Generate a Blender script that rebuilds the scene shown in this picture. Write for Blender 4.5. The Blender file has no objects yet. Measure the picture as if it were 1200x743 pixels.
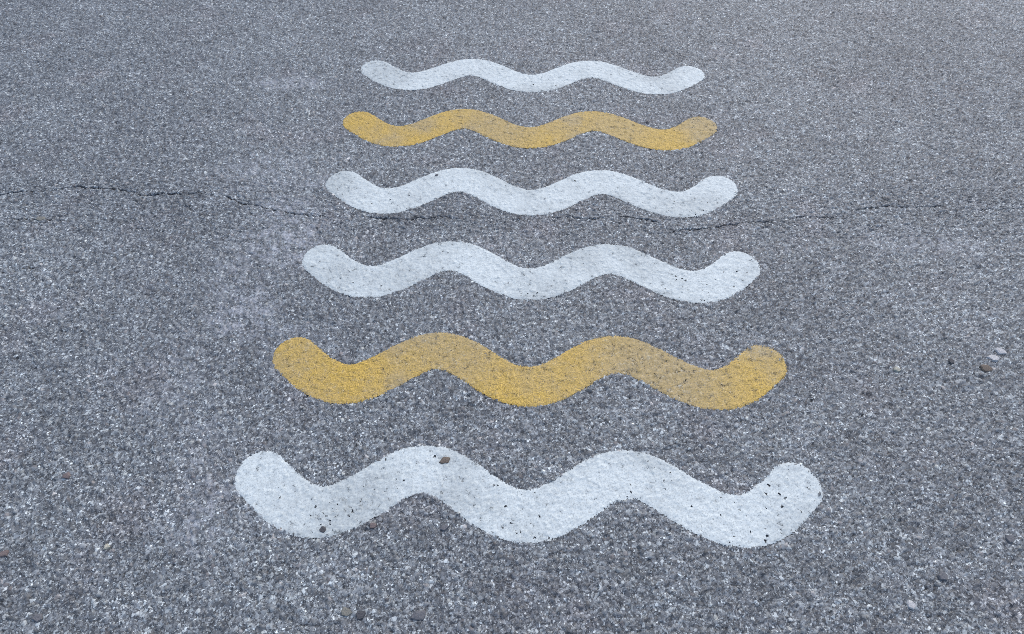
import bpy, bmesh, math, random
import numpy as np
from mathutils import noise as mnoise, Vector

random.seed(7)
sc = bpy.context.scene
C = sc.collection
R = math.radians

# ------------------------------------------------------------------ camera
cam_d = bpy.data.cameras.new("camera")
cam = bpy.data.objects.new("camera", cam_d)
C.objects.link(cam)
sc.camera = cam
cam_d.sensor_fit = 'HORIZONTAL'
cam_d.sensor_width = 36.0
cam_d.lens = 36.0 * 700.0 / 1200.0
cam_d.clip_start = 0.02
cam_d.clip_end = 500.0
cam.location = (0, 0, 1.6)
from mathutils import Matrix
PITCH, ROLL, YAW = 0.94443, -0.01293, 0.03038
rot = Matrix.Rotation(YAW, 3, 'Z') @ Matrix.Rotation(math.pi / 2 - PITCH, 3, 'X') @ Matrix.Rotation(ROLL, 3, 'Z')
cam.rotation_euler = rot.to_euler()

# ------------------------------------------------------------------ sky and sun (open shade / thin overcast)
SUN_EL, SUN_AZ = R(50), R(25)          # azimuth from +Y towards +X
world = bpy.data.worlds.new("World")
sc.world = world
world.use_nodes = True
wn = world.node_tree
bg = wn.nodes["Background"]
sky = wn.nodes.new("ShaderNodeTexSky")
sky.sky_type = 'NISHITA'
sky.sun_disc = False
sky.sun_elevation = SUN_EL
sky.sun_rotation = SUN_AZ
sky.air_density = 1.0
sky.dust_density = 2.2
sky.ozone_density = 1.0
wn.links.new(sky.outputs[0], bg.inputs[0])
bg.inputs[1].default_value = 0.15
sun_d = bpy.data.lights.new("sun", 'SUN')
sun_d.energy = 1.0
sun_d.angle = R(50)
sun_d.color = (1.0, 0.95, 0.88)
sun = bpy.data.objects.new("sun", sun_d)
C.objects.link(sun)
sd = Vector((math.sin(SUN_AZ) * math.cos(SUN_EL), math.cos(SUN_AZ) * math.cos(SUN_EL), math.sin(SUN_EL)))
sun.rotation_euler = sd.to_track_quat('Z', 'Y').to_euler()
sun.location = sd * 30
vs = sc.view_settings
vs.view_transform = 'Standard'
vs.look = 'None'
vs.gamma = 1.0
vs.use_curve_mapping = False
vs.exposure = 0.47
sc.cycles.max_bounces = 4
sc.cycles.diffuse_bounces = 2
sc.cycles.use_denoising = False
sc.cycles.filter_width = 0.9

# ------------------------------------------------------------------ node helpers
class NT:
    def __init__(self, tree):
        self.t = tree
    def n(self, typ, **kw):
        x = self.t.nodes.new(typ)
        for k, v in kw.items():
            setattr(x, k, v)
        return x
    def put(self, sock, v):
        if v is None:
            return
        if isinstance(v, bpy.types.NodeSocket):
            self.t.links.new(v, sock)
        else:
            sock.default_value = v
    def m(self, op, a, b=None, c=None, clamp=False):
        x = self.n("ShaderNodeMath", operation=op, use_clamp=clamp)
        for i, v in enumerate((a, b, c)):
            self.put(x.inputs[i], v)
        return x.outputs[0]
    def step(self, v, lo, hi, a=0.0, b=1.0):
        x = self.n("ShaderNodeMapRange", interpolation_type='SMOOTHSTEP')
        for i, q in enumerate((v, lo, hi, a, b)):
            self.put(x.inputs[i], q)
        return x.outputs[0]
    def lin(self, v, lo, hi, a=0.0, b=1.0):
        x = self.n("ShaderNodeMapRange")
        for i, q in enumerate((v, lo, hi, a, b)):
            self.put(x.inputs[i], q)
        return x.outputs[0]
    def noise(self, vec, scale, detail=2.0, rough=0.5, dist=0.0, col=False):
        x = self.n("ShaderNodeTexNoise")
        self.put(x.inputs["Vector"], vec)
        x.inputs["Scale"].default_value = scale
        x.inputs["Detail"].default_value = detail
        x.inputs["Roughness"].default_value = rough
        x.inputs["Distortion"].default_value = dist
        return x.outputs["Color" if col else "Fac"]
    def vor(self, vec, scale, feat='F1', rnd=1.0):
        x = self.n("ShaderNodeTexVoronoi", feature=feat)
        self.put(x.inputs["Vector"], vec)
        x.inputs["Scale"].default_value = scale
        x.inputs["Randomness"].default_value = rnd
        return x
    def vm(self, op, a, b=None, scale=None):
        x = self.n("ShaderNodeVectorMath", operation=op)
        self.put(x.inputs[0], a)
        if b is not None:
            self.put(x.inputs[1], b)
        if scale is not None:
            self.put(x.inputs["Scale"], scale)
        return x.outputs["Value"] if op in ('LENGTH', 'DISTANCE') else x.outputs[0]
    def mix(self, f, a, b, blend='MIX'):
        x = self.n("ShaderNodeMix", data_type='RGBA', blend_type=blend)
        self.put(x.inputs[0], f)
        self.put(x.inputs[6], a)
        self.put(x.inputs[7], b)
        return x.outputs[2]
    def fmix(self, f, a, b):
        x = self.n("ShaderNodeMix", data_type='FLOAT')
        self.put(x.inputs[0], f)
        self.put(x.inputs[2], a)
        self.put(x.inputs[3], b)
        return x.outputs[0]
    def ramp(self, v, stops, interp='LINEAR'):
        x = self.n("ShaderNodeValToRGB")
        x.color_ramp.interpolation = interp
        e = x.color_ramp.elements
        e[0].position, e[0].color = stops[0][0], (*stops[0][1], 1)
        e[1].position, e[1].color = stops[-1][0], (*stops[-1][1], 1)
        for p, c in stops[1:-1]:
            k = e.new(p)
            k.color = (*c, 1)
        self.put(x.inputs[0], v)
        return x.outputs[0]
    def rgb(self, sock):
        x = self.n("ShaderNodeSeparateColor")
        self.put(x.inputs[0], sock)
        return x.outputs
    def attr(self, name):
        return self.n("ShaderNodeAttribute", attribute_name=name).outputs["Fac"]

# ------------------------------------------------------------------ shared asphalt texture (chips set in binder)
# One node group: world position -> chip colour, relief height (metres), binder gap
grp = bpy.data.node_groups.new("asphalt_aggregate", 'ShaderNodeTree')
for nm, tp in (("Color", 'NodeSocketColor'), ("Height", 'NodeSocketFloat'), ("Gap", 'NodeSocketFloat'), ("Gloss", 'NodeSocketFloat'), ("Film", 'NodeSocketFloat')):
    grp.interface.new_socket(nm, in_out='OUTPUT', socket_type=tp)
g = NT(grp)
gout = g.n("NodeGroupOutput")
geo = g.n("ShaderNodeNewGeometry")
P = geo.outputs["Position"]
flat = g.vm('MULTIPLY', P, (1, 1, 0))
# ragged chip outlines: warp the lookup
w1 = g.vm('SUBTRACT', g.noise(flat, 190, 2.0, 0.6, col=True), (0.5, 0.5, 0.5))
pw = g.vm('ADD', flat, g.vm('MULTIPLY', w1, (0.0048, 0.0048, 0.0)))
def chips(scale, rnd=1.0):
    f = g.vor(pw, scale, 'F1', rnd)
    e = g.vor(pw, scale, 'DISTANCE_TO_EDGE', rnd)
    s = g.rgb(f.outputs["Color"])
    return s[0], s[1], s[2], e.outputs["Distance"]
GREYS = [(0.0, (.050, .053, .060)), (0.15, (.105, .110, .122)), (0.45, (.20, .207, .225)), (0.72, (.29, .30, .32)),
         (0.90, (.40, .415, .425)), (1.0, (.72, .735, .74))]
# big chips (~13 mm), some of them
r1, k1, b1, e1 = chips(116)
# middle chips (~6 mm)
r2, k2, b2, e2 = chips(205)
# fines (~2.6 mm)
r3, k3, b3, e3 = chips(430)
c1 = g.ramp(r1, GREYS)
c2 = g.ramp(r2, GREYS)
c3 = g.ramp(r3, [(0.0, (.045, .048, .054)), (0.3, (.115, .12, .132)), (0.7, (.24, .247, .265)), (0.93, (.38, .395, .405)), (1.0, (.68, .69, .70))])
patchy = g.noise(flat, 22, 3.0, 0.6)
m1 = g.m('MULTIPLY', g.step(e1, 0.03, 0.06), g.m('GREATER_THAN', g.m('ADD', k1, g.m('MULTIPLY', g.m('SUBTRACT', patchy, .5), 0.8)), 0.74))
m2 = g.m('MULTIPLY', g.step(e2, 0.04, 0.09), g.m('GREATER_THAN', k2, 0.36))
m3 = g.step(e3, 0.02, 0.16)
binder = (.055, .057, .064, 1)
col = g.mix(m3, binder, c3)
col = g.mix(m2, col, c2)
# large chips are duller, a few are reddish or ochre
tint = g.ramp(b1, [(0.0, (1, 1, 1)), (0.80, (1, 1, 1)), (0.90, (1.03, .99, .93)), (0.96, (1.07, .95, .90)), (1.0, (1.08, .94, .88))], 'CONSTANT')
c1 = g.mix(1.0, g.mix(0.35, c1, (.16, .163, .175, 1)), tint, 'MULTIPLY')
col = g.mix(m1, col, c1)
grain = g.noise(flat, 900, 2.0, 0.7)
col = g.mix(1.0, col, g.ramp(grain, [(0.25, (.60, .60, .60)), (0.75, (1.4, 1.4, 1.4))]), 'MULTIPLY')
r0, k0, b0, e0 = chips(74)
col = g.mix(1.0, col, g.ramp(r0, [(0.0, (.68, .68, .69)), (0.25, (.87, .87, .87)), (0.7, (1.07, 1.07, 1.07)), (1.0, (1.33, 1.34, 1.33))]), 'MULTIPLY')
rich = g.noise(g.vm('ADD', flat, (2.2, 4.1, 0)), 40, 3.0, 0.65)     # bitumen-rich spots, 10 to 30 mm
col = g.mix(1.0, col, g.ramp(rich, [(0.28, (.70, .71, .72)), (0.46, (1, 1, 1)), (0.60, (1.0, 1.0, 1.0)), (0.75, (1.18, 1.18, 1.17))]), 'MULTIPLY')
col = g.mix(1.0, col, (.955, 1.02, 1.02, 1), 'MULTIPLY')
# relief
h1 = g.m('MULTIPLY', m1, g.m('MULTIPLY', g.step(e1, 0.02, 0.30, 0.45, 1.0), g.lin(b1, 0, 1, 0.0016, 0.0042)))
h2 = g.m('MULTIPLY', m2, g.m('MULTIPLY', g.step(e2, 0.02, 0.35, 0.4, 1.0), g.lin(b2, 0, 1, 0.0006, 0.0034)))
h3 = g.m('MULTIPLY', m3, g.lin(b3, 0, 1, 0.0002, 0.0016))
hh = g.m('ADD', g.m('MAXIMUM', h1, g.m('MAXIMUM', h2, h3)), g.m('MULTIPLY', g.step(e0, 0.0, 0.25), g.lin(b0, 0, 1, -0.0016, 0.0030)))
mid = g.lin(g.noise(flat, 34, 2.0, 0.5), 0, 1, -0.0034, 0.0034)
slow = g.lin(g.noise(flat, 2.2, 2.0, 0.5), 0, 1, -0.004, 0.004)
# a coat of paint rides on the chips and bridges the pores between them
g.put(gout.inputs["Film"], g.m('ADD', g.m('MULTIPLY', hh, 0.50), g.m('ADD', g.m('ADD', g.m('MULTIPLY', mid, 0.30), slow), 0.0012)))
hh = g.m('ADD', hh, g.step(g.noise(flat, 84, 2.0, 0.55), 0.28, 0.42, -0.0060, 0.0))
hh = g.m('ADD', hh, g.m('ADD', mid, slow))
g.put(gout.inputs["Color"], col)
g.put(gout.inputs["Height"], hh)
g.put(gout.inputs["Gap"], g.m('SUBTRACT', 1.0, g.m('MAXIMUM', m1, g.m('MAXIMUM', m2, m3))))
g.put(gout.inputs["Gloss"], b2)

def new_mat(name):
    m = bpy.data.materials.new(name)
    m.use_nodes = True
    t = NT(m.node_tree)
    m.node_tree.nodes.clear()
    out = t.n("ShaderNodeOutputMaterial")
    return m, t, out

def agg(t):
    x = t.n("ShaderNodeGroup")
    x.node_tree = grp
    return x

# ---- asphalt
# pale dusty stains, ground coordinates x, y, rx, ry, strength
STAINS = [(-.87, 1.48, .20, .17, 1.0), (-1.09, 2.48, .22, .07, .85), (-.85, .49, .08, .14, .70), (-.93, 1.16, .16, .15, .85),
          (-1.05, 1.86, .26, .15, .55), (-.90, 1.66, .17, .08, .85), (-1.08, .92, .16, .24, .32), (1.47, 1.50, .22, .07, .55),
          (-.79, 1.80, .14, .06, .55), (1.25, 1.52, .12, .05, .3), (-.75, 1.05, .12, .11, .45), (-.92, .72, .10, .16, .28), (-1.0, 1.35, .16, .20, .5)]
mat_asphalt, t, out = new_mat("weathered_asphalt")
bs = t.n("ShaderNodeBsdfPrincipled")
a = agg(t)
P_ = t.n("ShaderNodeNewGeometry").outputs["Position"]
colr = a.outputs["Color"]
# slow changes of tone: worn paler tracks, darker bitumen-rich patches
tone = t.noise(P_, 1.3, 4.0, 0.6)
colr = t.mix(1.0, colr, t.ramp(tone, [(0.3, (.84, .84, .85)), (0.5, (1, 1, 1)), (0.7, (1.16, 1.16, 1.15))]), 'MULTIPLY')
tone2 = t.noise(P_, 9.0, 4.0, 0.65)
colr = t.mix(1.0, colr, t.ramp(tone2, [(0.3, (.82, .82, .82)), (0.52, (1, 1, 1)), (0.72, (1.15, 1.14, 1.14))]), 'MULTIPLY')
warm = t.noise(t.vm('ADD', P_, (3.1, 7.7, 0)), 3.2, 3.0, 0.6)
colr = t.mix(t.step(warm, 0.52, 0.74, 0.0, 0.5), colr, t.mix(1.0, colr, (1.09, .96, .95, 1), 'MULTIPLY'))
st = None
for (x, y, rx, ry, s) in STAINS:
    d = t.vm('LENGTH', t.vm('MULTIPLY', t.vm('SUBTRACT', P_, (x, y, 0)), (1 / rx, 1 / ry, 0)))
    k = t.step(d, 0.1, 1.25, s, 0.0)
    st = k if st is None else t.m('MAXIMUM', st, k)
sn = t.noise(P_, 26, 4.0, 0.7)
smask = t.m('MULTIPLY', st, t.step(sn, 0.40, 0.66), clamp=True)
smask = t.m('MULTIPLY', smask, t.lin(a.outputs["Gap"], 0, 1, 1.0, 0.5))
smask = t.m('MULTIPLY', smask, t.step(t.noise(P_, 150, 3.0, 0.7), 0.34, 0.58, 0.15, 1.1))
colr = t.mix(t.m('MULTIPLY', smask, 1.0, clamp=True), colr, (.45, .475, .52, 1))
# cracks: signed offset (m) and half width (m) stored on the mesh
crack = None
for nm in ("a", "b", "c"):
    off = t.attr("crack_offset_" + nm)
    wid = t.attr("crack_width_" + nm)
    wob = t.lin(t.noise(P_, 120, 2.0, 0.6), 0, 1, -0.006, 0.006)
    dd = t.m('ABSOLUTE', t.m('ADD', off, wob))
    wv = t.m('MULTIPLY', wid, t.step(t.noise(t.vm('ADD', P_, (5, 1, 0)), 24, 3.0, 0.6), 0.36, 0.60, 0.18, 1.1))
    k = t.m('SUBTRACT', 1.0, t.m('DIVIDE', dd, t.m('ADD', wv, 1e-5)), clamp=True)
    crack = k if crack is None else t.m('MAXIMUM', crack, k)
cm = t.step(crack, 0.0, 0.5)
colr = t.mix(cm, colr, (.022, .022, .024, 1))       # bare unweathered bitumen of the crack's faces
t.put(bs.inputs["Base Color"], colr)
t.put(bs.inputs["Roughness"], t.lin(a.outputs["Gloss"], 0, 1, 0.48, 0.92))
bs.inputs["Specular IOR Level"].default_value = 0.5
t.put(out.inputs["Surface"], bs.outputs[0])
disp = t.n("ShaderNodeDisplacement")
disp.inputs["Midlevel"].default_value = 0
disp.inputs["Scale"].default_value = 1
hgt = t.m('SUBTRACT', a.outputs["Height"], t.m('MULTIPLY', cm, 0.009))
hgt = t.m('SUBTRACT', hgt, t.m('MULTIPLY', t.attr("under_paint"), 0.0021))       # chips bedded in the coat
t.put(disp.inputs["Height"], hgt)
t.put(out.inputs["Displacement"], disp.outputs[0])
mat_asphalt.displacement_method = 'DISPLACEMENT'

# ---- paint
def paint_material(name, base, grainy, wear, seed, drifts=(), fades=()):
    m, t, out = new_mat(name)
    a = agg(t)
    P0 = t.n("ShaderNodeNewGeometry").outputs["Position"]
    Pf = t.vm('MULTIPLY', P0, (1, 1, 0))
    Ps = t.vm('ADD', Pf, (seed * 3.7, seed * 1.3, 0))
    H = a.outputs["Height"]
    edge = t.attr("edge_distance")
    # colour of the film: dusty, mottled grain by grain, thinner and duller in broad worn patches
    g1 = t.noise(Ps, 235, 4.0, 0.78)
    g2 = t.noise(Ps, 46, 3.0, 0.65)
    g3 = t.noise(Ps, 3.6, 3.0, 0.55)
    b = base
    worn = t.step(g3, 0.40, 0.68)
    if grainy:
        c = t.ramp(g1, [(0.35, (b[0] * .30, b[1] * .28, b[2] * .45)), (0.5, b), (0.64, (min(1, b[0] * 1.6), min(1, b[1] * 1.65), b[2] * 2.2))])
        for (bx, by, br, bk) in fades:
            worn = t.m('MAXIMUM', worn, t.step(t.vm('DISTANCE', Pf, (bx, by, 0)), br * .2, br, bk, 0.0))
        c = t.mix(t.m('MULTIPLY', worn, 0.46), c, (.35, .30, .20, 1))
        thin = t.m('ADD', t.m('MULTIPLY', worn, 0.16), t.step(g2, 0.38, 0.74, 0.03, 0.24))
    else:
        c = t.ramp(g1, [(0.32, tuple(x * .46 for x in b)), (0.47, b), (0.72, tuple(min(.9, x * 1.22) for x in b))])
        c = t.mix(t.m('MULTIPLY', worn, 0.42), c, (.42, .47, .47, 1))
        thin = t.m('ADD', t.m('MULTIPLY', worn, 0.16), t.step(g2, 0.40, 0.74, 0.04, 0.28))
    c = t.mix(thin, c, a.outputs["Color"])
    # pinholes: small dark specks where the film did not close over a pore, in drifts
    pv = t.vor(t.vm('ADD', Ps, t.vm('MULTIPLY', t.vm('SUBTRACT', t.noise(Ps, 130, 2.0, 0.6, col=True), (.5, .5, .5)), (.016, .016, 0))), 88, 'F1')
    ps = t.rgb(pv.outputs["Color"])
    clus = t.step(t.noise(Ps, 7, 2.0, 0.5), 0.44, 0.70, 0.0, 0.14 * wear)
    for (bx, by, br, bk) in drifts:
        clus = t.m('MAXIMUM', clus, t.step(t.vm('DISTANCE', Pf, (bx, by, 0)), br * .25, br, bk, 0.0))
    has = t.m('LESS_THAN', ps[0], t.m('ADD', clus, 0.014 * wear))
    size = t.lin(t.m('POWER', ps[1], 2.2), 0, 1, 0.05, 0.36)
    wv = t.lin(t.noise(Ps, 330, 2.0, 0.6), 0, 1, -0.20, 0.20)
    hole = t.m('MULTIPLY', has, t.m('LESS_THAN', t.m('ADD', pv.outputs["Distance"], wv), size))
    # pores between chips left open where the film is thin
    pore = t.m('MULTIPLY', t.m('GREATER_THAN', a.outputs["Gap"], 0.55), t.m('GREATER_THAN', t.m('ADD', t.m('MULTIPLY', worn, 0.07), g2), 0.63 if grainy else 0.655))
    hole = t.m('MAXIMUM', hole, pore)
    # ragged rim: the film breaks off over the pores at its edge
    lim = t.m('ADD', t.lin(t.noise(Ps, 210, 2.0, 0.7), 0.3, 0.7, -0.0015, 0.0070 if grainy else 0.0046), t.lin(H, -0.002, 0.004, 0.0022, -0.0010))
    rim = t.m('LESS_THAN', edge, lim)
    gone = t.m('MAXIMUM', hole, rim)
    bs = t.n("ShaderNodeBsdfPrincipled")
    t.put(bs.inputs["Base Color"], c)
    t.put(bs.inputs["Roughness"], t.lin(g2, 0.3, 0.7, 0.50, 0.75))
    bs.inputs["Specular IOR Level"].default_value = 0.4
    tr = t.n("ShaderNodeBsdfTransparent")
    mx = t.n("ShaderNodeMixShader")
    t.put(mx.inputs[0], gone)
    t.put(mx.inputs[1], bs.outputs[0])
    t.put(mx.inputs[2], tr.outputs[0])
    t.put(out.inputs["Surface"], mx.outputs[0])
    d = t.n("ShaderNodeDisplacement")
    d.inputs["Midlevel"].default_value = 0
    d.inputs["Scale"].default_value = 1
    h = t.m('ADD', a.outputs["Film"], t.lin(g1, 0, 1, -0.0004, 0.0004))
    h = t.m('SUBTRACT', h, t.step(edge, 0.0, 0.011, 0.0013, 0.0))      # the coat feathers out at its rim
    t.put(d.inputs["Height"], h)
    t.put(out.inputs["Displacement"], d.outputs[0])
    m.displacement_method = 'DISPLACEMENT'
    return m

# ------------------------------------------------------------------ ground: one sheet, dense where it is seen, out to the horizon
def axis(lo, hi, step, far, fine=None, widen=0.0):
    core = [lo]
    while core[-1] < hi:
        s = step + widen * (core[-1] - lo)
        if fine and fine[0] < core[-1] < fine[1]:
            s = fine[2]
        core.append(core[-1] + s)
    def grow(v, sgn):
        o, s = [], step
        while abs(v) < far:
            s *= 1.35
            v += sgn * s
            o.append(v)
        return o
    return np.array(grow(lo, -1)[::-1] + core + grow(core[-1], 1))

CRACKS = {
 "a": [([(-2.6, 1.700), (-2.053, 1.720), (-2.011, 1.731), (-1.926, 1.7365), (-1.88, 1.741)], .0052),
       ([(-1.88, 1.741), (-1.856, 1.747), (-1.770, 1.768), (-1.706, 1.764), (-1.647, 1.759), (-1.565, 1.750), (-1.496, 1.722), (-1.446, 1.723), (-1.416, 1.733), (-1.332, 1.734), (-1.24, 1.730)], .0050),
       ([(-1.171, 1.726), (-1.148, 1.7165), (-1.095, 1.684), (-1.05, 1.676)], .0050),
       ([(-1.05, 1.676), (-1.029, 1.671), (-.985, 1.657), (-.922, 1.640), (-.852, 1.622), (-.75, 1.612)], .0030),
       ([(-.608, 1.616), (-.526, 1.608), (-.429, 1.605), (-.286, 1.620), (-.220, 1.603)], .0034),
       ([(.10, 1.620), (.177, 1.623), (.259, 1.613), (.31, 1.620)], .0030),
       ([(.36, 1.629), (.448, 1.618), (.500, 1.600)], .0040),
       ([(.545, 1.553), (.650, 1.569), (.723, 1.579), (.767, 1.593), (.803, 1.602), (.908, 1.6055), (.938, 1.599)], .0036),
       ([(1.253, 1.675), (1.311, 1.685), (1.389, 1.6995), (1.441, 1.691), (1.539, 1.697), (1.611, 1.693)], .0024)],
 "b": [([(-1.842, 1.322), (-1.801, 1.331), (-1.763, 1.347), (-1.716, 1.3515)], .0026),
       ([(1.001, 1.627), (1.059, 1.641), (1.136, 1.633), (1.209, 1.634), (1.227, 1.612)], .0030),
       ([(1.648, 1.6525), (1.705, 1.676), (1.755, 1.681), (1.887, 1.692), (2.3, 1.70)], .0013)],
 "c": [([(-1.95, 1.586), (-1.849, 1.583), (-1.72, 1.584)], .0020),
       ([(1.372, 1.743), (1.401, 1.7135)], .0034)],
}

def build_ground():
    us = axis(-1.0, 1.0, 2.0 / 1180, 24)
    ys = axis(0.05, 3.6, 0.0028, 70, (1.53, 1.80, 0.0028), 0.0014)
    nx, ny = len(us), len(ys)
    # rows widen with distance so that the cells stay about as fine as they are seen; far off they stop widening
    half = 1.50 + 0.50 * np.clip(ys, -0.4, 4.2)
    Y = np.repeat(ys[:, None], nx, 1)
    X = us[None] * half[:, None]
    co = np.zeros((nx * ny, 3), np.float32)
    co[:, 0] = X.ravel()
    co[:, 1] = Y.ravel()
    i = np.arange(nx * ny, dtype=np.int32).reshape(ny, nx)
    quads = np.stack([i[:-1, :-1], i[:-1, 1:], i[1:, 1:], i[1:, :-1]], -1).reshape(-1, 4)
    me = bpy.data.meshes.new("asphalt_ground")
    nf = len(quads)
    me.vertices.add(nx * ny)
    me.vertices.foreach_set("co", co.ravel())
    me.loops.add(nf * 4)
    me.loops.foreach_set("vertex_index", quads.ravel())
    me.polygons.add(nf)
    me.polygons.foreach_set("loop_start", np.arange(0, nf * 4, 4, dtype=np.int32))
    me.update(calc_edges=True)
    me.polygons.foreach_set("use_smooth", np.ones(nf, bool))
    rng = np.random.default_rng(3)
    jg = np.arange(-4, 4, 0.004)
    jv = np.cumsum(rng.normal(0, 0.0016, len(jg)))
    jv -= np.convolve(np.pad(jv, 12, mode='edge'), np.ones(25) / 25, 'valid')
    for nm, segs in CRACKS.items():
        off = np.full((ny, nx), 1.0, np.float32)
        wid = np.zeros((ny, nx), np.float32)
        for pts, w in segs:
            px, py = np.array(pts).T
            yc = np.interp(X, px, py) + np.interp(X, jg, jv)
            u = (X - px[0]) / (px[-1] - px[0])
            ww = w * np.clip(0.25 + np.minimum(u, 1 - u) * 5, 0.0, 1.0)
            sel = (X >= px[0]) & (X <= px[-1]) & (np.abs(Y - yc) < .04)
            off[sel] = (Y - yc)[sel]
            wid[sel] = ww[sel]
        for base, arr in (("crack_offset_", off), ("crack_width_", wid)):
            at = me.attributes.new(base + nm, 'FLOAT', 'POINT')
            at.data.foreach_set("value", arr.ravel())
    # 1 where a coat of paint lies on the ground
    sx, sy, _ = stencil()
    cl = np.stack([sx, sy], 1)[::40]
    und = np.zeros(ny * nx, np.float32)
    for k, (dx, dy, dr, *_r) in enumerate(WAVES):
        qx, qy = co[:, 0] - dx, co[:, 1] - (Y0 + k * PIT + dy)
        qx, qy = math.cos(dr) * qx + math.sin(dr) * qy, -math.sin(dr) * qx + math.cos(dr) * qy
        ii = np.nonzero((qx > XL - .1) & (qx < XR + .1) & (qy > -.03) & (qy < .27))[0]
        for j in range(0, len(ii), 20000):
            z = ii[j:j + 20000]
            d2 = (qx[z, None] - cl[None, :, 0]) ** 2 + (qy[z, None] - cl[None, :, 1]) ** 2
            und[z] = np.maximum(und[z], np.clip((HALF - .004 - np.sqrt(d2.min(1))) / .006, 0, 1))
    at = me.attributes.new("under_paint", 'FLOAT', 'POINT')
    at.data.foreach_set("value", und)
    me.materials.append(mat_asphalt)
    o = bpy.data.objects.new("asphalt_ground", me)
    C.objects.link(o)
    o["kind"] = "structure"
    o["label"] = "weathered grey asphalt ground with fine pale chips and a thin crack"
    return o

# ------------------------------------------------------------------ painted wavy stripes (one stencil, laid six times)
HALF = 0.0718
XL, XR = -0.71734, 0.75857
CK = [0.16401, 0.08346, 0.06714, 0.12183, 0.18181, 0.16742, 0.09554, 0.05951, 0.09318, 0.16072, 0.17314, 0.11313, 0.05958, 0.06854, 0.1487]
PIT, Y0 = 0.39688, 0.44368

def spline(xk, yk, x):
    n = len(xk)
    h = xk[1] - xk[0]
    A = np.zeros((n, n))
    b = np.zeros(n)
    A[0, 0] = A[-1, -1] = 1
    for i in range(1, n - 1):
        A[i, i - 1:i + 2] = [1, 4, 1]
        b[i] = 6 * (yk[i - 1] - 2 * yk[i] + yk[i + 1]) / h ** 2
    m = np.linalg.solve(A, b)
    i = np.clip(((x - xk[0]) / h).astype(int), 0, n - 2)
    u = x - xk[i]
    v = xk[i + 1] - x
    return (m[i] * v ** 3 + m[i + 1] * u ** 3) / (6 * h) + (yk[i] / h - m[i] * h / 6) * v + (yk[i + 1] / h - m[i + 1] * h / 6) * u

def stencil():
    xk = np.linspace(XL, XR, len(CK))
    x = np.linspace(XL, XR, 4000)
    y = spline(xk, np.array(CK), x)
    s = np.concatenate([[0], np.cumsum(np.hypot(np.diff(x), np.diff(y)))])
    return x, y, s

def wave_mesh(name, mat, seed):
    """A filled stroke of constant width with round ends, on a fine grid; edge_distance = metres in from its rim."""
    x, y, s = stencil()
    L = s[-1]
    cx = (XL + XR) / 2
    cy = 0.115
    pad = 0.001
    hw = HALF + pad
    st = 0.0027
    # grid laid over the bounding box, kept where inside; rim vertices pulled onto the outline
    gx = np.arange(XL - hw - st, XR + hw + 2 * st, st)
    gy = np.arange(y.min() - hw - st, y.max() + hw + 2 * st, st)
    GX, GY = np.meshgrid(gx, gy)
    Q = np.stack([GX.ravel(), GY.ravel()], 1)
    cxy = np.stack([x, y], 1)[::8]
    best = np.full(len(Q), 1e9)
    near = np.zeros((len(Q), 2))
    for k in range(0, len(Q), 4000):
        q = Q[k:k + 4000]
        d2 = ((q[:, None] - cxy[None]) ** 2).sum(2)
        j = d2.argmin(1)
        best[k:k + 4000] = np.sqrt(d2[np.arange(len(q)), j])
        near[k:k + 4000] = cxy[j]
    lim = np.array([hw + 0.0020 * mnoise.noise(Vector((q[0] * 22 + seed * 9, q[1] * 22, seed))) + 0.0010 * mnoise.noise(Vector((q[0] * 90, q[1] * 90 + seed * 5, 1.0))) for q in Q])
    edge = lim - best
    ny, nx = GX.shape
    idx = np.arange(ny * nx).reshape(ny, nx)
    quads = np.stack([idx[:-1, :-1], idx[:-1, 1:], idx[1:, 1:], idx[1:, :-1]], -1).reshape(-1, 4)
    keep = (edge[quads] > -st * 0.0).sum(1) >= 1
    quads = quads[keep]
    used = np.unique(quads)
    pos = Q.copy()
    out_ = edge < 0
    dirn = (Q - near) / np.maximum(best, 1e-6)[:, None]
    pos[out_] = (near + dirn * lim[:, None])[out_]
    edge = np.where(out_, 0, edge)
    remap = np.full(len(Q), -1)
    remap[used] = np.arange(len(used))
    z = np.zeros(len(used))
    verts = np.column_stack([pos[used][:, 0] - cx, pos[used][:, 1] - cy, z])
    me = bpy.data.meshes.new(name)
    me.from_pydata(verts.tolist(), [], remap[quads].tolist())
    at = me.attributes.new("edge_distance", 'FLOAT', 'POINT')
    at.data.foreach_set("value", edge[used].astype(np.float32))
    me.polygons.foreach_set("use_smooth", np.ones(len(me.polygons), bool))
    me.materials.append(mat)
    me.update()
    return me, cx, cy

WHITE = (.605, .67, .672)
YELLOW = (.53, .352, .058)
WAVES = [
 (-.00561, .00095, .00484, 'w', "white wavy stripe nearest the camera, speckled with dark pits, brown stone in it", 1.25),
 (-.0023, -.00383, .00655, 'y', "nearer and larger of the two grainy yellow wavy stripes", 0.0),
 (.00238, .00016, .00199, 'w', "white wavy stripe just above the nearer yellow stripe, below the crack", 0.8),
 (.00454, .00508, .0033, 'w', "white wavy stripe just under the farther yellow stripe, touching the crack", 0.55),
 (-.00398, -.00067, -.00266, 'y', "farther and smaller of the two grainy yellow wavy stripes", 0.0),
 (.00496, -.00177, -.01159, 'w', "farthest and smallest white wavy stripe, above the upper yellow stripe", 0.35),
]
ground = build_ground()

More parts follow.
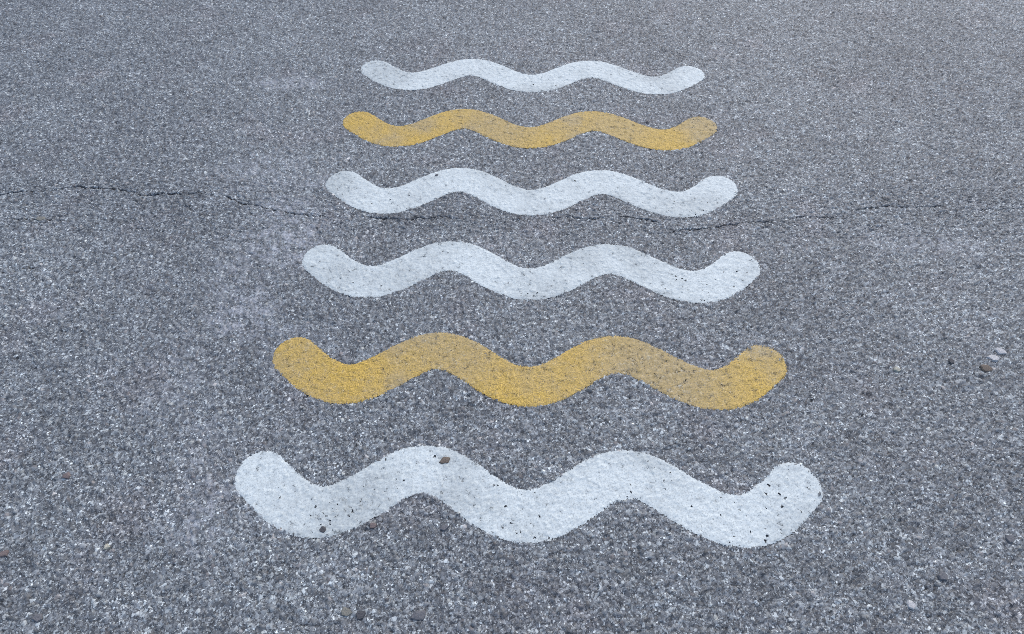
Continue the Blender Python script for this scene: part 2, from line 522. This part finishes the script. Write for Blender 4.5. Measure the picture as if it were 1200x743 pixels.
# drifts of pinholes seen in the film: x, y, radius, share of pores left open
DRIFTS = {0: [(.60, .45, .20, .65), (.70, .58, .14, .50), (-.02, .415, .15, .75), (-.50, .440, .13, .70), (-.10, .64, .10, .25), (.34, .62, .14, .25), (-.62, .50, .1, .25)],
          2: [(-.58, 1.24, .12, .60), (-.02, 1.215, .15, .70), (.55, 1.235, .18, .55), (.72, 1.36, .09, .3)],
          3: [(.66, 1.66, .14, .30), (-.45, 1.65, .12, .25)]}
FADES = {1: [(-.20, 1.02, .22, .7), (.42, .95, .34, 1.0)], 4: [(-.1, 2.18, .28, .7), (.38, 2.16, .24, .6)]}    # where the yellow has worn thin
for k, (dx, dy, dr, cc, label, wear) in enumerate(WAVES):
    nm = "wavy_paint_stripe"
    mat = paint_material(("white" if cc == 'w' else "yellow") + "_road_paint", WHITE if cc == 'w' else YELLOW, cc == 'y', wear, k + 1, DRIFTS.get(k, ()), FADES.get(k, ()))
    me, cx, cy = wave_mesh(nm, mat, k + 1)
    o = bpy.data.objects.new(nm, me)
    C.objects.link(o)
    c, s = math.cos(dr), math.sin(dr)
    o.location = (dx + c * cx - s * cy, Y0 + k * PIT + dy + s * cx + c * cy, 0.0009 if cc == 'w' else 0.0007)
    o.rotation_euler = (0, 0, dr)
    o["label"] = label
    o["category"] = "road marking"
    o["group"] = "wavy stripes painted on the asphalt"

# ------------------------------------------------------------------ single stones of the aggregate that can be picked out
def stone_material(name, base):
    m, t, out = new_mat(name)
    bs = t.n("ShaderNodeBsdfPrincipled")
    tc = t.n("ShaderNodeNewGeometry").outputs["Position"]
    n1 = t.noise(tc, 320, 4.0, 0.7)
    t.put(bs.inputs["Base Color"], t.ramp(n1, [(0.25, tuple(x * .55 for x in base)), (0.5, base), (0.8, tuple(min(.85, x * 1.5) for x in base))]))
    bs.inputs["Roughness"].default_value = 0.75
    bp = t.n("ShaderNodeBump")
    bp.inputs["Distance"].default_value = 0.002
    t.put(bp.inputs["Height"], n1)
    t.put(bs.inputs["Normal"], bp.outputs[0])
    t.put(out.inputs["Surface"], bs.outputs[0])
    return m
SM = {
 'brown': stone_material("brown_stone", (.15, .12, .095)),
 'dark': stone_material("dark_stone", (.07, .072, .079)),
 'grey': stone_material("grey_stone", (.135, .138, .15)),
 'pale': stone_material("pale_stone", (.50, .50, .50)),
 'cream': stone_material("cream_stone", (.42, .41, .34)),
 'red': stone_material("reddish_stone", (.17, .135, .13)),
 'olive': stone_material("olive_stone", (.19, .188, .165)),
}
def stone(x, y, rx, ry, kind, z=0.0, label=None):
    """An angular chip sunk in the surface: broken outline, sloping flanks, uneven worn top just proud of the ground."""
    bm = bmesh.new()
    n = random.choice((5, 6, 6, 7))
    an = sorted((i + random.uniform(-.32, .32)) / n * 2 * math.pi for i in range(n))
    rd = [random.uniform(.78, 1.12) for _ in an]
    rings = []
    for sc_, zz in ((1.12, -.006), (1.0, .0032), (.84, .0058), (.45, .0064)):
        rings.append([bm.verts.new((math.cos(q) * rr * rx * sc_ * random.uniform(.95, 1.05), math.sin(q) * rr * ry * sc_ * random.uniform(.95, 1.05),
                                    zz + random.uniform(-.0005, .0005))) for q, rr in zip(an, rd)])
    for lo, hi in zip(rings, rings[1:]):
        for i in range(n):
            bm.faces.new((lo[i], lo[(i + 1) % n], hi[(i + 1) % n], hi[i]))
    bm.faces.new(rings[-1])
    bm.faces.new(rings[0][::-1])
    me = bpy.data.meshes.new("aggregate_stone")
    bm.to_mesh(me)
    bm.free()
    me.materials.append(SM[kind])
    o = bpy.data.objects.new("aggregate_stone", me)
    C.objects.link(o)
    o.parent = ground
    o.location = (x, y, z)
    o.rotation_euler = (random.uniform(-.08, .08), random.uniform(-.08, .08), random.uniform(-.3, .3))
    if label:
        o["label"] = label
for a_ in [
 (-.2152, .6543, .0175, .0125, 'brown', .0006, "flat brown stone showing in the nearest white stripe"),
 (-.5182, .4578, .0095, .0100, 'dark', .0006, "small dark stone near the lower edge of the nearest white stripe"),
 (1.5051, 1.045, .017, .014, 'pale'), (1.4698, 1.0192, .018, .012, 'pale'), (1.1584, .9741, .013, .009, 'cream'),
 (1.4322, .9814, .018, .014, 'brown'), (1.3348, 1.0046, .012, .011, 'dark'), (-1.2662, .5916, .012, .012, 'red'),
 (-1.0716, .4045, .010, .008, 'cream'), (-1.3327, .3827, .013, .010, 'red'), (-1.169, .2361, .015, .012, 'grey'),
 (-.4212, .2614, .016, .012, 'olive'), (-.3848, .2564, .014, .012, 'dark'), (-.2435, .2590, .020, .014, 'grey'),
 (-.1991, .4678, .014, .010, 'grey'), (-.3893, .4711, .012, .009, 'red'), (1.0555, .3724, .014, .012, 'grey'),
 (1.2657, .4676, .014, .013, 'grey'), (.9544, .3040, .012, .010, 'pale'), (-1.8255, 1.5874, .018, .013, 'olive'),
 (-.3490, 1.849, .008, .008, 'grey', .0006)]:
    stone(*a_[:5], z=a_[5] if len(a_) > 5 else .0002, label=a_[6] if len(a_) > 6 else None)
